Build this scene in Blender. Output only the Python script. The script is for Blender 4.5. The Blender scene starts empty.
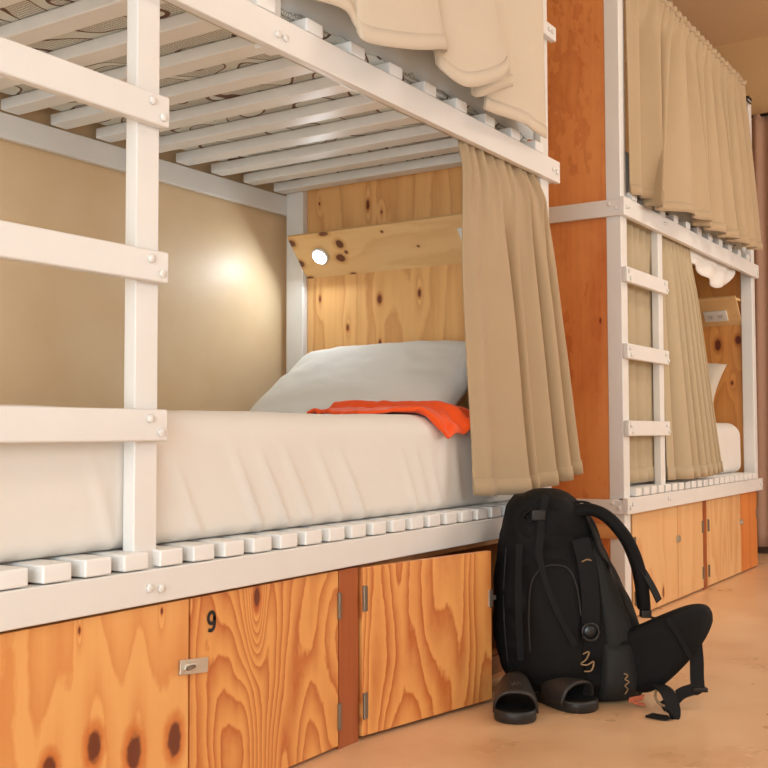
import bpy, bmesh, math, random
from mathutils import Vector, Matrix, noise
random.seed(4)
PI = math.pi
scene = bpy.context.scene
COL = scene.collection

# ------------------------------------------------------------------ colour / materials
def lin(r, g, b):
    def f(c):
        c /= 255.0
        return c / 12.92 if c <= .04045 else ((c + .055) / 1.055) ** 2.4
    return (f(r), f(g), f(b), 1.0)

class NT:
    """small helper to write node trees"""
    def __init__(s, name):
        s.m = bpy.data.materials.new(name); s.m.use_nodes = True
        s.t = s.m.node_tree; s.n = s.t.nodes
        s.b = s.n['Principled BSDF']
    def link(s, a, b): s.t.links.new(a, b)
    def setin(s, sock, v):
        if isinstance(v, bpy.types.NodeSocket): s.link(v, sock)
        else: sock.default_value = v
    def math(s, op, a, b=None, c=None, clamp=False):
        n = s.n.new('ShaderNodeMath'); n.operation = op; n.use_clamp = clamp
        s.setin(n.inputs[0], a)
        if b is not None: s.setin(n.inputs[1], b)
        if c is not None: s.setin(n.inputs[2], c)
        return n.outputs[0]
    def coords(s, off=(0, 0, 0)):
        tc = s.n.new('ShaderNodeTexCoord'); a = s.n.new('ShaderNodeVectorMath'); a.operation = 'ADD'
        s.link(tc.outputs['Object'], a.inputs[0]); a.inputs[1].default_value = off
        return a.outputs[0]
    def sep(s, v):
        n = s.n.new('ShaderNodeSeparateXYZ'); s.link(v, n.inputs[0]); return n.outputs
    def comb(s, x, y, z):
        n = s.n.new('ShaderNodeCombineXYZ')
        for i, q in enumerate((x, y, z)): s.setin(n.inputs[i], q)
        return n.outputs[0]
    def noise(s, vec, scale=1, detail=2, rough=.5):
        n = s.n.new('ShaderNodeTexNoise'); s.link(vec, n.inputs['Vector'])
        n.inputs['Scale'].default_value = scale; n.inputs['Detail'].default_value = detail; n.inputs['Roughness'].default_value = rough
        return n.outputs[0]
    def ramp(s, fac, stops):
        n = s.n.new('ShaderNodeValToRGB'); s.link(fac, n.inputs[0])
        e = n.color_ramp.elements
        while len(e) < len(stops): e.new(.5)
        for el, (p, c) in zip(e, stops): el.position = p; el.color = c
        return n.outputs[0]
    def mix(s, fac, a, b, mode='MIX'):
        n = s.n.new('ShaderNodeMix'); n.data_type = 'RGBA'; n.blend_type = mode
        s.setin(n.inputs[0], fac); s.setin(n.inputs[6], a); s.setin(n.inputs[7], b)
        return n.outputs[2]
    def bump(s, h, strength=.3, dist=.01):
        n = s.n.new('ShaderNodeBump'); s.link(h, n.inputs['Height'])
        n.inputs['Strength'].default_value = strength; n.inputs['Distance'].default_value = dist
        s.link(n.outputs[0], s.b.inputs['Normal'])

def plain(name, col, rough=.5, metal=0, spec=.5, var=.06, scale=9, bump=0, bscale=200):
    t = NT(name); c = t.coords()
    f = t.noise(c, scale, 3)
    dark = tuple(x * (1 - var * 2) for x in col[:3]) + (1,)
    t.link(t.mix(f, dark, tuple(min(1, x * (1 + var)) for x in col[:3]) + (1,)), t.b.inputs['Base Color'])
    t.b.inputs['Roughness'].default_value = rough; t.b.inputs['Metallic'].default_value = metal
    t.b.inputs['Specular IOR Level'].default_value = spec
    if bump: t.bump(t.noise(c, bscale, 2), bump, .002)
    return t.m

def cloth(name, col, rough=.85, weave=900, var=.08, sheen=.2, trans=0, fold=.25, spec=.2):
    t = NT(name); c = t.coords()
    f = t.noise(c, 6, 3)
    dark = tuple(x * (1 - var) for x in col[:3]) + (1,)
    t.link(t.mix(f, dark, col), t.b.inputs['Base Color'])
    t.b.inputs['Roughness'].default_value = rough
    t.b.inputs['Sheen Weight'].default_value = sheen
    t.b.inputs['Specular IOR Level'].default_value = spec
    h = t.math('ADD', t.math('MULTIPLY', t.noise(c, weave, 1), .12), t.noise(c, 14, 3))
    t.bump(h, fold, .01)
    return t.m

def wood(name, light, dark, plane='XZ', off=(0, 0, 0), su=3.2, sv=.7, rings=9, seed=0., knots=(), contrast=.75, streak=.35, rough=.42, tilt=0., sharp=.5, blotch=.25, wiggle=.12, kg=1.0):
    """rotary-cut pine ply: contour lines of a stretched field bent around the knots; knots = (u, v, ru, rv)"""
    t = NT(name); X, Y, Z = t.sep(t.coords(off))
    ax = {'X': X, 'Y': Y, 'Z': Z}; u = ax[plane[0]]; v = ax[plane[1]]
    field = t.math('MULTIPLY', t.noise(t.comb(t.math('MULTIPLY', u, su), t.math('MULTIPLY', v, sv), seed), 1, 1.5, .4), rings)
    field = t.math('ADD', field, t.math('MULTIPLY', t.noise(t.comb(t.math('MULTIPLY', u, 30), t.math('MULTIPLY', v, 14), seed + 2), 1, 3, .6), wiggle * 3))
    if tilt: field = t.math('ADD', field, t.math('MULTIPLY', u, tilt))
    mask = halo = None
    for (ku, kv, ru, rv) in knots:
        a = t.math('DIVIDE', t.math('SUBTRACT', u, ku), ru); b = t.math('DIVIDE', t.math('SUBTRACT', v, kv), rv)
        wob = t.math('MULTIPLY', t.math('SUBTRACT', t.noise(t.comb(t.math('MULTIPLY', u, 60), t.math('MULTIPLY', v, 60), seed), 1, 2), .5), .5)
        d = t.math('ADD', t.math('SQRT', t.math('ADD', t.math('MULTIPLY', a, a), t.math('MULTIPLY', b, b))), wob)
        g = t.math('POWER', 2.718, t.math('MULTIPLY', t.math('ADD', t.math('MULTIPLY', a, a), t.math('MULTIPLY', t.math('MULTIPLY', b, b), .25)), -.12))
        field = t.math('ADD', field, t.math('MULTIPLY', g, kg))
        mk = t.math('MULTIPLY_ADD', d, -3.0, 3.2, clamp=True)
        hk = t.math('MULTIPLY_ADD', d, -1.4, 2.6, clamp=True)
        mask = mk if mask is None else t.math('MAXIMUM', mask, mk)
        halo = hk if halo is None else t.math('MAXIMUM', halo, hk)
    w = t.math('FRACT', field)
    # early wood fades into late wood, then stops sharply
    s = t.math('MULTIPLY', t.math('POWER', w, 1.4 + sharp), t.math('MULTIPLY_ADD', w, -9, 9, clamp=True))
    st = t.noise(t.comb(t.math('MULTIPLY', u, 70), t.math('MULTIPLY', v, 1.8), seed + 5), 1, 3, .6)
    fac = t.math('MULTIPLY', s, contrast)
    fac = t.math('ADD', fac, t.math('MULTIPLY', t.math('SUBTRACT', st, .5), streak))
    bl = t.noise(t.comb(t.math('MULTIPLY', u, 4), t.math('MULTIPLY', v, 2), seed + 9), 1, 3)
    fac = t.math('ADD', fac, t.math('MULTIPLY', t.math('SUBTRACT', bl, .42), blotch * 2), clamp=True)
    colr = t.mix(fac, light, dark)
    if mask is not None:
        colr = t.mix(t.math('MULTIPLY', halo, .75), colr, dark)
        colr = t.mix(t.math('MULTIPLY', mask, .92), colr, lin(96, 38, 20))
    t.link(colr, t.b.inputs['Base Color'])
    t.b.inputs['Roughness'].default_value = rough
    t.bump(st, .12, .002)
    return t.m

def emit(name, col, strength):
    t = NT(name); t.b.inputs['Base Color'].default_value = col
    t.b.inputs['Emission Color'].default_value = col; t.b.inputs['Emission Strength'].default_value = strength
    return t.m

WHITE = plain('white_paint', (.80, .785, .755, 1), .38, var=.03, bump=.05, bscale=60)
WHITE_LIT = plain('white_paint_lit', (.86, .86, .84, 1), .42, var=.04, bump=.08, bscale=40)  # same white paint, lightened and cooled in place of light on the slats
BEIGE = cloth('beige_curtain', (.46, .335, .20, 1), fold=.12)
OLIVE = cloth('khaki_curtain', (.47, .37, .23, 1), fold=.12)
CREAM = cloth('cream_curtain', (.68, .58, .45, 1), fold=.12)
BROWN = cloth('brown_curtain', (.46, .28, .19, 1))
SHEET = cloth('white_sheet', (.80, .765, .71, 1), .75, 700, .04, .1, fold=.18)
PILLOWM = cloth('pillow_cotton', (.80, .79, .75, 1), .75, 700, .05, .1, fold=.22)
GREYPIL = cloth('grey_pillow', (.62, .55, .45, 1), .8)
ORANGE = cloth('orange_jersey', (.95, .105, .013, 1), .8, 900, .15, .2)
BLACK = cloth('black_nylon', (.0075, .0075, .0075, 1), .75, 1200, .2, 0)
BLACK2 = cloth('charcoal_nylon', (.027, .0275, .027, 1), .7, 1200, .2, 0)
WEB = plain('black_webbing', (.0075, .0075, .008, 1), .75, spec=.25)
RUBBER = plain('black_rubber', (.018, .0165, .015, 1), .5, bump=.15, bscale=400)
STRAPM = plain('brown_black_strap', (.030, .024, .020, 1), .45, bump=.2, bscale=300)
PLASTIC = plain('black_plastic', (.012, .012, .012, 1), .35)
STEEL = plain('zinc_steel', (.62, .58, .50, 1), .35, .9)
DARKSTEEL = plain('dark_hinge_steel', (.24, .19, .14, 1), .4, .7)
INK = plain('black_ink', (.01, .01, .01, 1), .6)
TAN = plain('tan_thread', (.32, .20, .10, 1), .6)
TAGOR = plain('orange_tag', (.50, .12, .05, 1), .6)
PLATE = plain('white_plastic', (.80, .78, .74, 1), .35)
CAP = plain('dark_cap', (.03, .025, .02, 1), .5)

# ------------------------------------------------------------------ mesh builder
class MB:
    def __init__(s): s.v = []; s.f = []
    def box(s, x0, x1, y0, y1, z0, z1):
        b = len(s.v)
        s.v += [(x, y, z) for x in (x0, x1) for y in (y0, y1) for z in (z0, z1)]
        for f in ((0, 1, 3, 2), (4, 6, 7, 5), (0, 4, 5, 1), (2, 3, 7, 6), (0, 2, 6, 4), (1, 5, 7, 3)):
            s.f.append([b + i for i in f])
        return s
    def obox(s, c, ax, ay, az):
        """box from a centre and three half-axis vectors"""
        b = len(s.v); c = Vector(c); ax, ay, az = Vector(ax), Vector(ay), Vector(az)
        for i in (-1, 1):
            for j in (-1, 1):
                for k in (-1, 1): s.v.append(tuple(c + ax * i + ay * j + az * k))
        for f in ((0, 1, 3, 2), (4, 6, 7, 5), (0, 4, 5, 1), (2, 3, 7, 6), (0, 2, 6, 4), (1, 5, 7, 3)):
            s.f.append([b + i for i in f])
        return s
    def grid(s, rows, close_u=False, close_v=False, cap=False):
        b = len(s.v); n = len(rows); m = len(rows[0])
        for r in rows: s.v += [tuple(p) for p in r]
        for i in range(n if close_v else n - 1):
            for j in range(m if close_u else m - 1):
                i2 = (i + 1) % n; j2 = (j + 1) % m
                s.f.append([b + i * m + j, b + i * m + j2, b + i2 * m + j2, b + i2 * m + j])
        if cap:
            s.f.append([b + j for j in range(m)][::-1]); s.f.append([b + (n - 1) * m + j for j in range(m)])
        return s
    def tube(s, pts, r, seg=10, closed=False):
        pts = [Vector(p) for p in pts]; rows = []
        n = len(pts); up = Vector((.13, .31, .94))
        for i, p in enumerate(pts):
            a = pts[(i - 1) % n] if (closed or i > 0) else p; c = pts[(i + 1) % n] if (closed or i < n - 1) else p
            t = (c - a).normalized(); x = t.cross(up)
            if x.length < 1e-3: x = t.cross(Vector((1, 0, 0)))
            x.normalize(); y = x.cross(t); y.normalize()
            rows.append([p + (x * math.cos(k * 2 * PI / seg) + y * math.sin(k * 2 * PI / seg)) * r for k in range(seg)])
        return s.grid(rows, True, closed, not closed)
    def disc(s, c, n, r, h, seg=24):
        """short cylinder from c along n"""
        c = Vector(c); n = Vector(n).normalized(); x = n.orthogonal().normalized(); y = n.cross(x)
        rows = []
        for q, rr in ((0, r), (h * .75, r), (h, r * .86)):
            rows.append([c + n * q + (x * math.cos(k * 2 * PI / seg) + y * math.sin(k * 2 * PI / seg)) * rr for k in range(seg)])
        return s.grid(rows, True, False, True)
    def ribbon(s, pts, wdir, w, th, nrm=None):
        """flat strap: pts centreline, wdir width direction(s), thickness th"""
        pts = [Vector(p) for p in pts]; rows = []
        for i, p in enumerate(pts):
            t = (pts[min(i + 1, len(pts) - 1)] - pts[max(i - 1, 0)]).normalized()
            wd = Vector(wdir[i] if isinstance(wdir, list) else wdir); wd = (wd - t * wd.dot(t)).normalized()
            nn = t.cross(wd).normalized()
            ww = w[i] if isinstance(w, (list, tuple)) else w
            rows.append([p + wd * ww / 2 + nn * th / 2, p - wd * ww / 2 + nn * th / 2, p - wd * ww / 2 - nn * th / 2, p + wd * ww / 2 - nn * th / 2])
        return s.grid(rows, True, False, True)
    def build(s, name, mat, parent=None, bevel=0, smooth=False, subsurf=0, solid=0, local=False, seg=2):
        """link as ONE mesh object; vertices are given in world coordinates unless local"""
        off = Vector((0, 0, 0))
        if parent is not None and not local: off = ORG[parent.name]
        me = bpy.data.meshes.new(name)
        me.from_pydata([tuple(Vector(p) - off) for p in s.v], [], s.f)
        bm = bmesh.new(); bm.from_mesh(me)
        bmesh.ops.recalc_face_normals(bm, faces=bm.faces); bm.to_mesh(me); bm.free()
        me.materials.append(mat)
        o = bpy.data.objects.new(name, me); COL.objects.link(o)
        if parent is not None: o.parent = parent
        ORG[o.name] = off.copy()
        if smooth or bevel:
            for p in me.polygons: p.use_smooth = True
        if bevel:
            b = o.modifiers.new('bevel', 'BEVEL'); b.width = bevel; b.segments = seg; b.limit_method = 'ANGLE'; b.angle_limit = .6
            w = o.modifiers.new('wn', 'WEIGHTED_NORMAL'); w.keep_sharp = False
        if solid:
            q = o.modifiers.new('solid', 'SOLIDIFY'); q.thickness = solid; q.offset = 0
        if subsurf:
            q = o.modifiers.new('sub', 'SUBSURF'); q.levels = subsurf; q.render_levels = subsurf
        return o

ORG = {}
def thing(name, loc, label, cat, group=None):
    o = bpy.data.objects.new(name, None); o.empty_display_size = .1; COL.objects.link(o)
    o.location = loc; ORG[o.name] = Vector(loc)
    return tag(o, label, cat, group)
def tag(o, label, cat, group=None):
    o['label'] = label; o['category'] = cat
    if group: o['group'] = group
    return o
def struct(o):
    o['kind'] = 'structure'; return o
def copy_part(o, dx=0, dy=0, dz=0):
    c = o.copy(); COL.objects.link(c); c.parent = o.parent
    c.location = (o.location.x + dx, o.location.y + dy, o.location.z + dz); ORG[c.name] = ORG[o.name].copy()
    for ch in list(o.children):
        k = ch.copy(); COL.objects.link(k); k.parent = c; ORG[k.name] = ORG[ch.name].copy()
    return c
def pl(a, b, t): return a + (b - a) * t
def smooth01(t): t = max(0, min(1, t)); return t * t * (3 - 2 * t)
def spline(P, n):
    """Catmull-Rom resample of a polyline to n points"""
    P = [Vector(p) for p in P]; out = []
    m = len(P) - 1
    for i in range(n):
        t = i / (n - 1) * m; k = min(int(t), m - 1); f = t - k
        p0 = P[max(k - 1, 0)]; p1 = P[k]; p2 = P[k + 1]; p3 = P[min(k + 2, m)]
        out.append(.5 * ((2 * p1) + (p2 - p0) * f + (2 * p0 - 5 * p1 + 4 * p2 - p3) * f * f + (3 * p1 - p0 - 3 * p2 + p3) * f ** 3))
    return out

# ------------------------------------------------------------------ the room
FX0, FX1, FY0, FY1, CZ = -1.4, 6.62, -1.75, 2.52, 3.12
t = NT('concrete_floor'); c = t.coords()
f1 = t.noise(c, 1.3, 5, .6); f2 = t.noise(c, 4, 3, .5); f3 = t.noise(c, 45, 3)
ff = t.math('ADD', t.math('MULTIPLY', f1, .5), t.math('ADD', t.math('MULTIPLY', f2, .46), t.math('MULTIPLY', f3, .04)))
t.link(t.ramp(ff, [(.32, lin(206, 158, 114)), (.46, lin(222, 180, 138)), (.60, lin(229, 191, 150)), (.75, lin(234, 204, 170))]), t.b.inputs['Base Color'])
t.link(t.math('MULTIPLY_ADD', f2, .2, .2), t.b.inputs['Roughness'])
t.bump(f3, .04, .003)
FLOORM = t.m
struct(MB().box(FX0, FX1, FY0, FY1, -.06, 0).build('floor', FLOORM))
CEILM = plain('ceiling_paint', lin(222, 188, 146), .9, var=.05, scale=2)
struct(MB().box(FX0, FX1, FY0, FY1 + .1, CZ, CZ + .06).build('ceiling', CEILM))
t = NT('cream_plaster'); c = t.coords()
a = t.noise(c, 3, 4, .6); b_ = t.noise(c, 60, 3)
t.link(t.ramp(a, [(.3, lin(222, 190, 146)), (.7, lin(230, 204, 166))]), t.b.inputs['Base Color'])
t.b.inputs['Roughness'].default_value = .45; t.bump(b_, .06, .003)
CREAMW = t.m
struct(MB().box(FX0, FX1, FY1, FY1 + .1, 0, CZ).build('wall_back', CREAMW))
FARM = plain('tan_wall_paint', lin(216, 178, 128), .85, var=.04, scale=2)
struct(MB().box(FX1, FX1 + .1, FY0, FY1 + .1, 0, CZ).build('wall_far', FARM))
bw = (-.9, 1.5, .04, 2.25)  # unseen opening, lengthened down to the floor to light the slat sides
mb = MB(); mb.box(FX0 - .1, FX0, FY0, bw[0], 0, CZ).box(FX0 - .1, FX0, bw[1], FY1 + .1, 0, CZ).box(FX0 - .1, FX0, bw[0], bw[1], 0, bw[2]).box(FX0 - .1, FX0, bw[0], bw[1], bw[3], CZ)
PALE = plain('pale_wall_paint', lin(226, 214, 196), .85, var=.03, scale=2)
struct(mb.build('wall_behind', PALE))
f = MB()
f.box(FX0 - .1, FX0, bw[0], bw[0] + .05, bw[2], bw[3]).box(FX0 - .1, FX0, bw[1] - .05, bw[1], bw[2], bw[3]).box(FX0 - .1, FX0, bw[0], bw[1], bw[2], bw[2] + .05).box(FX0 - .1, FX0, bw[0], bw[1], bw[3] - .05, bw[3]).box(FX0 - .08, FX0 - .02, .275, .325, bw[2], bw[3])
W3 = struct(f.build('unseen_light_opening', WHITE, bevel=.003))  # added glazing frame behind the camera, shaped for the light it lets in
# wall opposite the bunks, with two window openings
mb = MB(); y0, y1 = FY0 - .1, FY0
wins = [(1.2, 2.6), (4.2, 6.0)]; zb, zt = .75, 2.35
xs = FX0
for (a, b) in wins:
    mb.box(xs, a, y0, y1, 0, CZ); mb.box(a, b, y0, y1, 0, zb); mb.box(a, b, y0, y1, zt, CZ); xs = b
mb.box(xs, FX1, y0, y1, 0, CZ)
struct(mb.build('wall_right', PALE))
GLASS = NT('window_glass'); GLASS.b.inputs['Transmission Weight'].default_value = 1; GLASS.b.inputs['Roughness'].default_value = 0
for i, (a, b) in enumerate(wins):
    f = MB()
    f.box(a, a + .05, y0, y1, zb, zt); f.box(b - .05, b, y0, y1, zb, zt); f.box(a, b, y0, y1, zb, zb + .05); f.box(a, b, y0, y1, zt - .05, zt)
    f.box((a + b) / 2 - .025, (a + b) / 2 + .025, y0 + .02, y1 - .02, zb, zt)
    o = struct(f.build('window_%d' % (i + 1), WHITE, bevel=.003))
    MB().box(a + .05, b - .05, y0 + .045, y0 + .055, zb + .05, zt - .05).build('pane', GLASS.m, o)
MB().box(FX0 - .055, FX0 - .045, bw[0] + .05, bw[1] - .05, bw[2] + .05, bw[3] - .05).build('pane', GLASS.m, W3)
BASEB = plain('grey_baseboard', lin(120, 98, 84), .5)
struct(MB().box(FX1 - .015, FX1, FY0, FY1, 0, .10).build('baseboard_far', BASEB, bevel=.003))

# ------------------------------------------------------------------ bunk beds
D = 1.418                 # front faces of rails and rungs
RT = .022                 # rail thickness
LZ0, LZ1 = .411, .473     # lower rail
UZ0, UZ1 = 1.546, 1.618   # upper rail
YB = 2.49                 # back of the bed frame
MATTE_PLY = None

def bolt_mb(x, z, y=D, n=(0, -1, 0), r=.008):
    return MB().disc((x, y, z), n, r, .006, 12)

def bunk(x0, x1, lad0, lad1, label, head_knots, seed, end_panel, guard, over):
    root = thing('bunk_bed', (x0, D, 0), label, 'bunk bed', 'white framed bunk beds along the wall')
    P = root
    # long rails
    for z0, z1 in ((LZ0, LZ1), (UZ0, UZ1)):
        r = MB().box(x0, x1, D, D + RT, z0, z1).build('front_rail', WHITE, P, .003)
        for bx in (x0 + .022, x0 + .05, lad0 + .017, lad1 - .012, x1 - .055, x1 - .03) + ((1.772, 1.797) if guard and z0 > 1 else ()):
            bolt_mb(bx, (z0 + z1) / 2 + random.uniform(-.008, .008)).build('bolt', WHITE, r, smooth=True)
        MB().box(x0, x1, YB, YB + RT, z0, z1).build('back_rail', WHITE, P, .003)
        r = MB().box(x0, x0 + RT, D + RT, YB, z0, z1 - .008).build('end_rail', WHITE, P, .003)
        for by in (.035, .06):
            bolt_mb(0, 0).v  # (shape reused below)
            MB().disc((x0, D + by, (z0 + z1) / 2 + (by - .045) * .6), (-1, 0, 0), .008, .006, 12).build('bolt', WHITE, r, smooth=True)
        MB().box(x1 - RT - .012, x1 - .012, D + RT + .002, YB, z0, z1 - .008).build('end_rail', WHITE, P, .003)
        # ledger under the slat ends
        MB().box(x0 + RT, x1 - RT - .03, D + RT, D + RT + .022, z0 + .034, z1 - .001).build('ledger', WHITE_LIT, P, .002)
    # corner posts
    xa, xb = x0 + RT, x1 - over
    MB().box(xa, xa + .065, D + RT, D + RT + .06, 0, 2.52).build('post', WHITE, P, .004)
    MB().box(xb, xb + .062, D + RT, D + RT + (.06 if end_panel else .03), LZ0 if end_panel else 0, 2.52).build('post', WHITE, P, .004)
    MB().box(xa, xa + .065, 2.41, YB, 0, 2.52).build('post', WHITE, P, .004)
    MB().box(xb, xb + .062, 2.41, YB, 0, 2.52).build('post', WHITE, P, .004)
    # ladder upright and rungs
    MB().box(lad0, lad1, D + RT, D + RT + .03, LZ0 + .01, UZ1 - .004 if end_panel else 2.3).build('ladder_upright', WHITE, P, .003)
    r0 = MB().box(x0 + RT if end_panel else x0, lad1 + .005, D, D + RT, .706, .765).build('rung', WHITE, P, .004)
    for bx, bz in ((lad1 - .042, .012), (lad1 - .014, -.013), (x0 + .040, .012), (x0 + .058, -.013)):
        bolt_mb(bx, .7355 + bz).build('bolt', WHITE, r0, smooth=True)
    for k in (1, 2): copy_part(r0, 0, 0, .294 * k)
    # slats
    first = MB().box(0, .060, D + .002, YB - .002, LZ1 + .002, LZ1 + .033)
    first.v = [(p[0] + x0 + (.1 if end_panel else .1305), p[1], p[2]) for p in first.v]
    s0 = first.build('slat', WHITE_LIT, P, .004)
    n = int((x1 - x0 - .27) / .0885)
    for k in range(1, n + 1): copy_part(s0, .0885 * k)
    su = MB().box(x0 + .075, x0 + .137, D + .003, YB - .002, UZ1 + .002, UZ1 + .034).build('slat', WHITE_LIT, P, .004)
    off = ((1.881 - x0 - .075) % .172) if not end_panel else .02
    n = int((x1 - x0 - .255 - off) / .172)
    su.location.x += off
    for k in range(1, n + 1): copy_part(su, .172 * k)
    # head end: plywood panel, sloped light board, shelf top
    HX = xb + .025
    hl, hd_ = ((lin(226, 160, 88), lin(184, 106, 46)) if end_panel else (lin(234, 184, 120), lin(192, 118, 58)))
    hp = wood('pine_headboard_%d' % seed, hl, hd_, 'YZ', ORG[P.name], 7, 1.0, 5, seed, head_knots, .55, .5, tilt=2, blotch=.22, kg=1.2)
    MB().box(HX, HX + .014, D + RT + (.062 if end_panel else .032), 2.409, LZ1 + .04, UZ1 + .034).build('head_panel', hp, P, .001)
    bp = wood('pine_board_%d' % seed, lin(232, 192, 134), lin(206, 152, 92), 'ZY', ORG[P.name], 10, 1.0, 4, seed + 2.5,
              [] if end_panel else [(1.416, 2.401, .012, .018), (1.349, 2.403, .012, .016), (1.433, 2.247, .007, .022), (1.397, 2.199, .014, .018), (1.354, 2.22, .013, .022), (1.37, 2.186, .006, .008), (1.301, 2.392, .006, .015), (1.30, 2.197, .005, .014), (1.418, 2.005, .004, .006), (1.363, 1.887, .004, .006)], .4, .3, kg=.5)
    a = Vector((HX - .125, 0, 1.437)); b = Vector((HX - .001, 0, 1.298)); dirv = (b - a)
    nrm = Vector((-dirv.z, 0, dirv.x)).normalized()
    if nrm.x > 0: nrm = -nrm
    c0 = (a + b) / 2 - nrm * .007; c0.y = (D + .084 + 2.409) / 2
    MB().obox(c0, dirv / 2, (0, (2.409 - D - .084) / 2, 0), nrm * .006).build('light_board', bp, P, .001)
    MB().box(HX - .112, HX - .001, D + .085, 2.408, 1.424, 1.436).build('shelf', bp, P)
    # foot / side end panel and lower ply
    if end_panel:
        ep = wood('orange_plywood', lin(230, 152, 86), lin(194, 102, 50), 'YZ', (ORG[P.name].x, ORG[P.name].y, 0), 7, 1.6, 3, 3.3, [(1.53, 1.15, .004, .012)], .55, .5, blotch=.75, wiggle=.45, kg=.2)
        MB().box(x0 + RT + .006, x0 + RT + .020, D + RT + .061, 2.409, .02, 2.5).build('end_panel', ep, P, .001)
        MB().box(x0 + .002, x0 + RT, D + .045, 2.3, .318, .372).build('cleat', wood('cleat_pine', lin(226, 166, 104), lin(196, 128, 70), 'ZY', (0, 0, 0), 20, 2, 4, 1), P, .002)
    # curtain rails: above the upper berth and below the upper rail
    for z in (2.49, 1.566):
        MB().tube([(xa + .066, D + .048 if z < 2 else D + .012, z), (xb - .001, D + .048 if z < 2 else D + .012, z)], .006, 8).build('curtain_rod', CAP if z > 2 else STEEL, P, smooth=True)
    if guard:
        g = MB().box(1.755, 3.25, D, D + RT, 2.018, 2.066).build('guard_rail', WHITE, P, .004)
        for bx in (1.77, 1.79, 3.19, 3.215): bolt_mb(bx, 2.042).build('bolt', WHITE, g, smooth=True)
        MB().box(1.755, 1.812, D + RT, D + RT + .03, UZ0 + .004, 2.2).build('guard_post', WHITE, P, .003)
    else:
        MB().box(xb - .004, xb + .064, D + RT - .004, D + RT + .036, 2.52, 2.535).build('post_cap', CAP, P, .002)
    return root, HX

b1, HX1 = bunk(.95, 3.27, 1.387, 1.445, 'white slatted bunk bed nearest the camera with wooden headboard and ladder at left',
               [(2.085, 1.20, .010, .018), (1.918, 1.209, .007, .015), (2.349, 1.219, .005, .012), (2.224, 1.104, .006, .013), (2.083, 1.042, .006, .012), (2.134, 1.546, .008, .02), (2.075, 1.514, .004, .006), (2.352, 1.577, .004, .006)], 1, False, True, .105)
b2, HX2 = bunk(3.868, 5.914, 4.32, 4.375, 'white bunk bed further back with orange plywood end panel and short ladder',
               [(1.632, 1.195, .018, .034), (1.524, 1.218, .017, .026), (1.56, .985, .007, .012)], 2, True, False, .064)

# ------------------------------------------------------------------ under-bed lockers
CARC = wood('carcass_ply', lin(190, 130, 78), lin(150, 92, 46), 'XZ', (0, 0, 0), 4, 1, 5, 7)
def hinge(x, z0, z1, y, par):
    MB().box(x - .005, x + .005, y - .003, y, z0, z1).tube([(x, y - .004, z0), (x, y - .004, z1)], .0045, 8).build('hinge', DARKSTEEL, par, .0008)
def latch(x, z, y, par, tiltz=-.1):
    c = Vector((x, y - .004, z)); ex = Vector((1, 0, tiltz)).normalized(); ez = Vector((-tiltz, 0, 1)).normalized()
    o = MB().obox(c, ex * .038, (0, .003, 0), ez * .014).obox(c + ex * -.014 + Vector((0, -.005, 0)), ex * .016, (0, .003, 0), ez * .005).build('latch', STEEL, par, .001)
    MB().tube([c + ex * -.026 + Vector((0, -.010, -.003)), c + ex * -.008 + Vector((0, -.011, .002))], .003, 8).build('staple', DARKSTEEL, o, smooth=True)
def smalllatch(x, z, y, par):
    MB().box(x - .022, x + .022, y - .005, y, z - .014, z + .014).box(x - .006, x + .006, y - .012, y - .005, z - .008, z + .008).build('latch', STEEL, par, .001)

def locker(x0, x1, seam, y, label, doors, stile_right, seed):
    """doors: list of material args for left and right door"""
    root = thing('storage_locker', ((x0 + x1) / 2, y, 0), label, 'locker', 'plywood lockers under the bunks')
    zt = LZ0 - .006
    m = MB()
    m.box(x0, x0 + .015, y + .02, YB - .1, .02, zt); m.box(x1 - .015, x1, y + .02, YB - .1, .02, zt)
    m.box(x0, x1, YB - .112, YB - .1, .02, zt); m.box(x0, x1, y + .02, YB - .1, 0, .02)
    m.box(x0, x1, y + .02, YB - .1, zt - .012, zt)
    m.build('carcass', CARC, root)
    if stile_right:
        sm = wood('redwood_stile_%d' % seed, lin(172, 92, 44), lin(122, 54, 22), 'XZ', (ORG[root.name].x, 0, 0), 12, .8, 3, 2, (), .5, .5)
        MB().box(stile_right[0], stile_right[1], y, y + .02, 0, zt).build('stile', sm, root, .001)
    return root
sm_red = wood('sill_ply', lin(150, 84, 44), lin(110, 54, 24), 'ZX', (0, 0, 0), 12, .8, 3, 2)

LIGHTW, RINGW = lin(232, 166, 94), lin(178, 78, 24)
y1 = 1.430
zt = LZ0 - .006
# locker under the near bunk, number 9
la = locker(1.05, 2.095, 1.525, y1, 'plywood locker with a black number 9 under the near bunk', None, (2.016, 2.094), 1)
offA = (ORG[la.name].x, 0, 0)
m1 = wood('pine_door_plain', lin(235, 174, 104), lin(200, 104, 40), 'XZ', offA, 8, .5, 5, 11.2, [(1.289, .185, .017, .030), (1.382, .150, .019, .036), (1.484, .150, .019, .034), (1.193, .170, .016, .024), (1.254, .387, .003, .007), (1.449, .392, .003, .006)], .55, .25, sharp=.2, kg=1.3)
da = MB().box(1.055, 1.521, y1, y1 + .018, .008, zt).build('door', m1, la, .0015); da['label'] = 'plain plywood door with dark knots at its foot'
m2 = wood('pine_door_cathedral', LIGHTW, RINGW, 'XZ', offA, 4.6, 1.3, 24, 4.4, [(1.722, .383, .010, .022)], .85, .25, sharp=.2, kg=5, wiggle=.2)
db = MB().box(1.527, 2.012, y1, y1 + .018, .008, zt).build('door', m2, la, .0015); db['label'] = 'plywood door with a swirling grain and the number 9'
for z in ((.295, .355), (.045, .105)): hinge(2.013, z[0], z[1], y1, db)
latch(1.530, .277, y1, db)
nm = MB()
yn = y1 - .0012; cx9, cz9 = 1.583, .3605
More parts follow.
